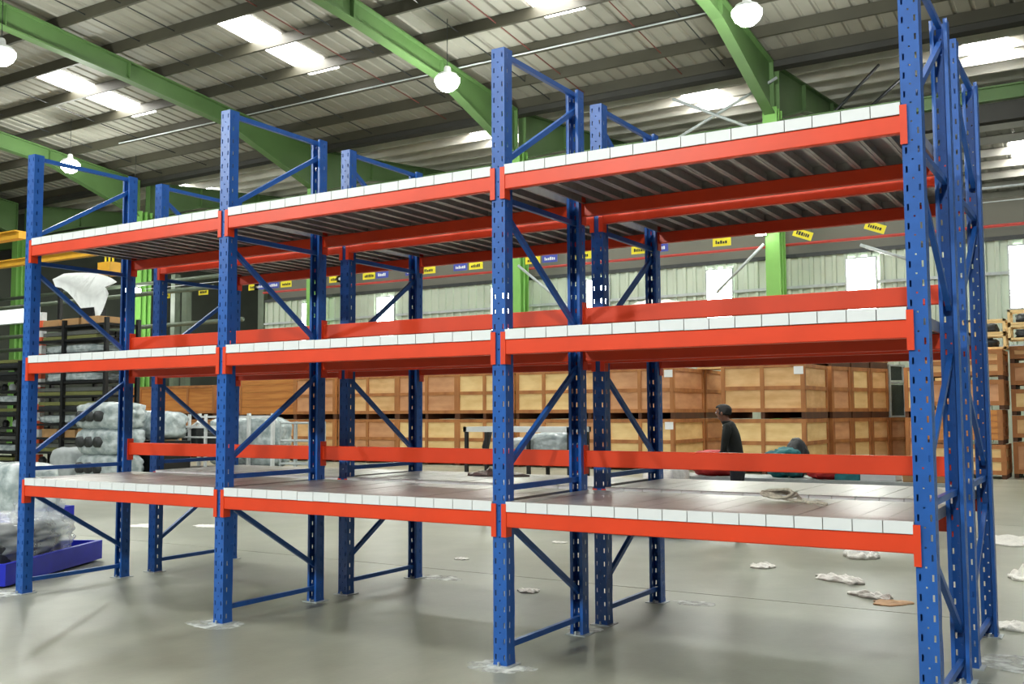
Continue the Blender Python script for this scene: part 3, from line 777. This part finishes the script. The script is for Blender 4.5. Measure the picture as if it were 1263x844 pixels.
# low bench with loads beside the worker
t = thing('work_table', 'low grey table behind the rack, piled with loads beside the person', 'table', (-.6, 8.3, 0))
MB().box(-1.5, 2.3, -.35, .4, .64, .70).build('table_top', LGREY, t)
for x in (-1.4, 0.4, 2.2):
    for y in (-.28, .33): MB().box(x - .03, x + .03, y - .03, y + .03, 0, .64).build('leg', DGREY, t)
def pile(name, x, y, z, s, label, cat, m, seed, amp=.2, power=2.6):
    o = MB().lump((0, 0, s[2] * .97), s, amp, 1.9, seed, 4, power).build(name, m, smooth=True); o.location = (x, y, z); tag(o, label, cat); return o
pile('tarpaulin_bundle', -1.55, 8.25, .70, (.32, .24, .18), 'red folded tarpaulin on the table left of the person', 'tarpaulin', RED, 41)
pile('cloth_bag', -.55, 8.3, .70, (.25, .2, .205), 'dark and teal cloth bag on the table right of the person', 'bag', TEAL, 42, .25)
pile('cloth_bag', -.42, 8.42, .70, (.15, .14, .26), 'grey bag leaning behind the teal one', 'bag', DGREY, 43, .2)
pile('red_bundle', .02, 8.2, .70, (.22, .2, .09), 'flat red bundle on the table under the raised orange beam', 'bundle', RED, 44)
for x, w, h, m, lab in ((.33, .16, .12, TEAL, 'teal box on the table right of the cloth bags'), (.72, .22, .14, WHITE, 'white box on the table seen under the raised orange beam'), (1.30, .28, .16, CARTON, 'brown carton on the table left of the right frame')):
    o = thing('box', lab, 'box', (x, 8.25, .70)); MB().box(-w, w, -.2, .2, 0, h).build('carton', m, o, bevel=.006); MB().box(-w * .98, w * .98, -.02, .02, h, h + .002).build('tape', PLYP, o)
pile('white_sack', -2.0, 7.6, .0, (.30, .28, .52), 'white sack standing left of the table behind the third frame', 'sack', SCRAP, 45, .15)
# black trolley with film wrapped load
t = thing('trolley', 'black framed trolley with a white rim and film-wrapped load, right of the third upright', 'trolley', (-4.62, 8.2, 0))
fr = MB()
for x in (-.93, -.55, .22, .93):
    for y in (-.3, .3): MB().box(x - .025, x + .025, y - .025, y + .025, .12, 1.36).build('post', BLACK, t)
MB().box(-.97, .97, -.34, -.28, 1.30, 1.38).box(-.97, .97, .28, .34, 1.30, 1.38).box(-.97, -.91, -.34, .34, 1.30, 1.38).box(.91, .97, -.34, .34, 1.30, 1.38).build('rim', WHITE, t)
MB().box(-.95, .95, -.32, .32, .84, .92).box(-.95, .95, -.32, .32, .14, .2).build('tray', BLACK, t)
MB().lump((.52, 0, 1.10), (.38, .24, .19), .15, 2, 51, 4, 4).build('wrapped_load', FILM, t, True)
MB().lump((-.05, 0, 1.06), (.22, .22, .14), .15, 2, 52, 4, 4).build('wrapped_load', LGREY, t, True)
MB().tube([(-.62, -.1, 1.32), (-.70, -.1, 1.05), (-.66, -.12, .98)], [.05, .06, .05], 8).build('hose', BLACK, t, True)
for x in (-.85, .85):
    for y in (-.28, .28): MB().tube([(x, y - .02, .06), (x, y + .02, .06)], .06, 14).build('wheel', DGREY, t)
t = thing('blue_pallet', 'blue steel pallet on the floor, its edge seen just under the right bay\'s lowest beam', 'pallet', (-2.0, 7.0, 0))
MB().box(-.75, .62, -.45, -.38, .02, .18).box(-.75, .62, .3, .37, .02, .18).box(-.75, -.68, -.45, .37, .02, .18).box(.55, .62, -.45, .37, .02, .18).build('rim', STEELBLUE, t)
MB().box(-.68, .55, -.38, .3, .03, .08).build('deck', STEELBLUE, t)
for x in (-.7, .5): MB().box(x, x + .1, -.4, .32, 0, .02).build('runner', STEELBLUE, t)

# ------------------------------------------------------------------ loads at the left
def tray_pallet(loc, rz, L_, W_, h, label):
    t = thing('blue_pallet', label, 'pallet', loc, rz)
    MB().box(0, L_, 0, .05, .02, h).build('side', STEELBLUE, t); MB().box(0, L_, W_ - .05, W_, .02, h).build('side', STEELBLUE, t)
    MB().box(0, .05, .05, W_ - .05, .02, h).build('end', STEELBLUE, t); MB().box(L_ - .05, L_, .05, W_ - .05, .02, h).build('end', STEELBLUE, t)
    MB().box(.05, L_ - .05, .05, W_ - .05, .03, .07).build('deck', STEELBLUE, t)
    for x in (.1, L_ - .2): MB().box(x, x + .1, .06, W_ - .06, 0, .03).build('runner', STEELBLUE, t)
    return t
az = math.atan2(1.6, -.8)
tray_pallet((-5.42, .10, 0), az, 1.82, 1.3, .22, 'blue steel tray pallet at the lower left, behind the first upright')
o = MB().lump((.72, .62, .47), (.68, .52, .22), .10, 2.2, 61, 4, 5).build('wrapped_parts', CLEAR, smooth=True)
t = thing('wrapped_parts', 'grey parts under clear film on the blue pallet at lower left', 'wrapped load', (-5.42, .10, .07), az)
bpy.data.objects.remove(o)
MB().box(.15, 1.25, .15, 1.1, .0, .30).build('parts', DGREY, t, bevel=.02)
MB().box(.2, 1.2, .2, 1.0, .30, .40).build('parts', BLACK, t, bevel=.02)
MB().lump((.86, .62, .28), (.78, .52, .23), .10, 2.6, 61, 5, 5).build('film', CLEAR, t, True)
MB().lump((1.45, .55, .42), (.20, .26, .26), .35, 2.2, 63, 4, 2.2).build('film_tail', CLEAR, t, True)
tray_pallet((-11.6, 3.2, 0), .16, 1.25, 1.0, .20, 'blue steel tray pallet further back at the left picture edge')
o = MB().lump((0, 0, .40), (.56, .44, .40), .06, 2.5, 64, 4, 6).build('wrapped_load', FILM, smooth=True); o.location = (-11.05, 3.75, .075)
tag(o, 'film-wrapped load standing on the rear blue pallet at the left edge', 'wrapped load')
# wrapped rolls in three tiers
for i in range(3):
    t = thing('wrapped_rolls', 'bundle of rolls in silvery film, %s of three tiers right of the first upright' % ('bottom', 'middle', 'top')[i], 'wrapped load', (-17.6, 10.3, .04 + i * .615), 0, 'film-wrapped roll bundles')
    MB().lump((0, 0, .30), (.78, .5, .33), .10, 3.0, 70 + i, 4, 5).build('film', FILM, t, True)
    for k in range(3): MB().tube([(-.42 + k * .33, -.58, .30), (-.42 + k * .33, -.2, .30)], [.13, .15], 14).build('roll_end', DGREY, t, True)
t = thing('skid_base', 'dark skid under the three tiers of wrapped rolls', 'skid', (-17.6, 10.3, 0)); MB().box(-.8, .8, -.5, .5, 0, .04).build('board', SKID, t)
pile('film_drum', -19.25, 10.4, 0, (.42, .38, .40), 'white film-wrapped drum left of the silvery rolls', 'drum', LGREY, 75, .06, 5)
o = thing('wrapped_bundle', 'grey wrapped bundle on a dark stand right of the silvery rolls', 'wrapped load', (-17.2, 11.4, 0))
MB().box(-.7, .7, -.4, .4, .0, .95).build('stand', BLACK, o); MB().lump((0, 0, 1.33), (.75, .42, .36), .12, 2.4, 76, 4, 4).build('film', FILM, o, True)
# machine frames and cage with white posts
t = thing('machine_trolley', 'black and white machine parts on a dark trolley left of the second frame', 'machinery', (-16.75, 12.6, 0))
MB().box(-.8, .8, -.4, .4, .70, .80).box(-.8, .8, -.4, .4, .15, .25).build('tray', BLACK, t)
for x in (-.75, -.3, .3, .75): MB().box(x - .03, x + .03, -.4, -.34, 0, 1.6).build('post', WHITE, t)
MB().box(-.8, .8, -.42, -.38, 1.25, 1.31).box(-.8, .8, -.42, -.38, 1.0, 1.04).build('rail', WHITE, t)
MB().box(-.7, -.1, -.3, .3, .8, 1.3).box(.05, .75, -.3, .3, .8, 1.15).build('engine_block', DGREY, t, bevel=.03)
MB().tube([(-.6, -.33, 1.1), (0, -.36, 1.4), (.6, -.33, 1.2)], .04, 8).build('pipe', WHITE, t, True)
t = thing('cage_pallet', 'white steel cage with film-wrapped load behind the second upright', 'cage', (-17.1, 14.3, 0))
for x in (-1.42, -.4, .5, 1.38): MB().box(x - .04, x + .04, -.5, -.42, 0, 1.62).build('post', WHITE, t)
for z in (.1, .55, 1.5): MB().box(-1.45, 1.42, -.49, -.44, z, z + .06).build('rail', WHITE, t)
MB().box(-1.4, 1.38, -.42, .5, .1, .16).build('deck', DGREY, t)
MB().lump((0, .05, .84), (1.30, .42, .68), .05, 3.5, 80, 5, 6).build('film', FILM, t, True)
t = thing('pipe_stand', 'grey tube stand right of the white steel cage', 'stand', (-15.0, 14.2, 0))
fr = MB()
for x in (-.5, 0, .5):
    for y in (-.3, .3): fr.tube([(x, y, 0), (x, y, 1.4)], .025, 8)
for z in (.3, .9, 1.36): fr.tube([(-.5, -.3, z), (.5, -.3, z)], .025, 8); fr.tube([(-.5, .3, z), (.5, .3, z)], .025, 8); fr.tube([(-.5, -.3, z), (-.5, .3, z)], .025, 8); fr.tube([(.5, -.3, z), (.5, .3, z)], .025, 8)
fr.build('frame', LGREY, t)
# dark storage racks with stacked profiles
def store(x0, x1, y0, y1, Hs, n, label, seed, pos):
    t = thing('storage_rack', label, 'rack', ((x0 + x1) / 2, (y0 + y1) / 2, 0), 0, 'dark storage racks')
    W_ = (x1 - x0) / 2; Dp = (y1 - y0) / 2
    for x in (-W_, -W_ * .1, W_):
        for y in (-Dp, Dp): MB().box(x - .05, x + .05, y - .05, y + .05, 0, Hs).build('post', BLACK, t)
    for k in range(n):
        z = .15 + (Hs - .35) * k / (n - 1)
        MB().box(-W_, W_, -Dp - .02, Dp + .02, z, z + .06).build('shelf', BLACK, t)
        random.seed(seed * 50 + k)
        kind = random.choice(['bars', 'bars', 'carton', 'parts', 'film'])
        gap = (Hs - .35) / (n - 1) - .10
        cx, cy = (x0 + x1) / 2, (y0 + y1) / 2
        lab = ' on shelf %s of the dark rack %s' % (['one', 'two', 'three', 'four', 'five', 'six', 'seven', 'eight', 'nine', 'ten', 'eleven'][k], pos)
        w_ = W_ * random.uniform(.7, .93)
        if kind == 'bars':
            b = thing('profile_bundle', 'bundle of %s steel profiles' % ('grey', 'greenish', 'yellowish')[k % 3] + lab, 'steel profiles', (cx, cy, z + .061))
            for j in range(3):
                for q in range(2): MB().box(-w_, w_, -Dp * .9 + j * Dp * .6, -Dp * .9 + j * Dp * .6 + Dp * .5, q * gap * .4, q * gap * .4 + gap * .34).build('profile', (DGREY, mat('olive_profile', (120, 124, 72), .5), mat('dull_profile', (112, 116, 112), .4, .3), BLACK)[(k + j + q) % 4], b)
        elif kind == 'carton':
            for j in range(3):
                xx = -w_ + j * w_ * .68
                b = thing('carton', '%s cardboard carton' % ('left', 'middle', 'right')[j] + lab, 'carton', (cx + xx, cy, z + .061))
                MB().box(0, w_ * .58, -Dp * .85, Dp * .8, 0, gap * random.uniform(.6, .9)).build('carton_body', CARTON, b, bevel=.008)
        elif kind == 'parts':
            b = thing('machine_parts', 'dark machine parts' + lab, 'machine parts', (cx, cy, z + .061))
            for j in range(6):
                x_ = -w_ + j * w_ * .33
                MB().lathe([(.05, 0), (gap * .35, .02), (gap * .4, gap * .5), (.05, gap * .8)], 12, (x_ + .12, -Dp * .5, 0)).build('casting', (DGREY, BLACK, LGREY)[(j + k) % 3], b)
        else:
            b = MB().lump((0, 0, gap * .42), (w_, Dp * .9, gap * .42), .08, 3, seed + k, 4, 6).build('wrapped_load', FILM, smooth=True); b.location = (cx, cy, z + .061)
            tag(b, 'film-wrapped load' + lab, 'wrapped load')
store(-22.9, -19.6, 11.6, 12.6, 4.2, 11, 'tall dark storage rack right of the first upright, above the silvery rolls', 1, 'behind the silvery rolls')
store(-26.6, -23.4, 11.6, 12.6, 3.15, 9, 'lower dark storage rack at the left picture edge', 2, 'at the left edge')
# white cover on the rack, striped posts, sign, crane
o = thing('white_cover', 'white curved cover on top of the dark rack in the left bay', 'cover', (-20.9, 12.1, 4.2))
mb = MB(); A = []
for i in range(13):
    a = i / 12; x = -1.2 + 2.3 * a
    zt_ = 1.55 - .55 * a * a - .15 * (1 - a); zb_ = 1.0 - 1.0 * math.sin(a * math.pi * .8) ** 2
    A.append([mb.bm.verts.new((x, -.35 + .25 * math.sin(a * 3), zb_)), mb.bm.verts.new((x, -.45 + .25 * math.sin(a * 3), (zt_ + zb_) / 2)), mb.bm.verts.new((x, -.1 + .25 * math.sin(a * 3), zt_))])
for a, b in zip(A, A[1:]):
    for k in range(2): mb.bm.faces.new((a[k], a[k + 1], b[k + 1], b[k]))
bmesh.ops.solidify(mb.bm, geom=mb.bm.faces[:], thickness=.05)
mb.build('shell', WHITE, o, True)
MB().box(-.3, .3, -.2, .2, 0, .35).build('foot', BLACK, o)
MB().box(-1.15, -1.05, -.3, -.2, 0, 1.1).build('foot', BLACK, o)
for (x, lab) in ((-23.15, 'striped orange and white marker post beside the first upright'), (-19.75, 'striped orange and white marker post right of the white cover')):
    t = thing('marker_post', lab, 'post', (x, 12.15 if x > -20 else 12.1, 0 if x < -23.0 else 4.2) if x < -23 else (x + .35, 12.1, 0))
    for k in range(19): MB().box(-.07, .07, -.07, .07, k * .24, k * .24 + .24).build('band', (mat('marker_orange', (226, 96, 56), .5) if k % 2 else WHITE), t)
t = thing('light_box', 'white lit panel hung before the green column at the left picture edge', 'lit panel', (-44.6, 25.4, 6.35))
MB().box(-3.2, .6, -.06, .28, 0, .92).build('housing', WHITE, t); MB().box(-3.18, .58, -.075, -.061, .02, .90).build('face', LITSIGN, t)
t = thing('crane_girder', 'amber crane girder at the left picture edge', 'crane', (-30, 14, 7.45))
MB().box(-19.9, 2.75, -.15, .15, -.06, .16).build('girder', CRANEY, t)
MB().box(-5.9, 2.7, -.25, .25, .16, .20).build('top_flange', CRANEY, t)
t = thing('crane_beam', 'dull amber crane beam from which the yellow hoist block hangs', 'crane', (-30, 14, 6.5))
MB().box(-19.9, 8.4, -.10, .10, 0, .18).build('girder', CRANEY, t)
MB().box(-19.9, 8.4, -.16, .16, .18, .22).build('top_flange', CRANEY, t)
t = thing('crane_hoist', 'yellow hoist block hanging under the top deck of the left bay', 'hoist', (-22.8, 14, 5.72))
MB().box(-.28, .28, -.2, .2, .1, .5).build('block', CRANEY, t)
for x in (-.18, 0, .18): MB().tube([(x, 0, .5), (x, 0, .78)], .03, 8).build('hoist_rope', YELLOW, t)
MB().tube([(0, 0, .1), (0, 0, -.1), (.08, 0, -.18), (.1, 0, -.1)], .03, 8).build('hook', DGREY, t)
# pipes and posts in the dim store behind the left bays
for i, (z, y) in enumerate(((6.3, 20.5), (5.2, 22.0), (7.4, 24.0), (4.7, 23.0))):
    tag(MB().tube([(-48, y, z), (-25.5, y, z + .05)], .09, 8).build('service_pipe', DIMG, smooth=True), 'pale service pipe crossing the dark store, %s' % ('second from the top', 'third from the top', 'topmost', 'lowest')[i], 'pipe')
for i, x in enumerate((-33.0, -31.2)):
    tag(MB().box(x - .14, x + .14, 24.9 - i * .9, 25.2 - i * .9, 0, 7.9 - i).build('store_post', DIMG), 'pale post in the dark store, %s' % ('the taller', 'the shorter')[i], 'post')
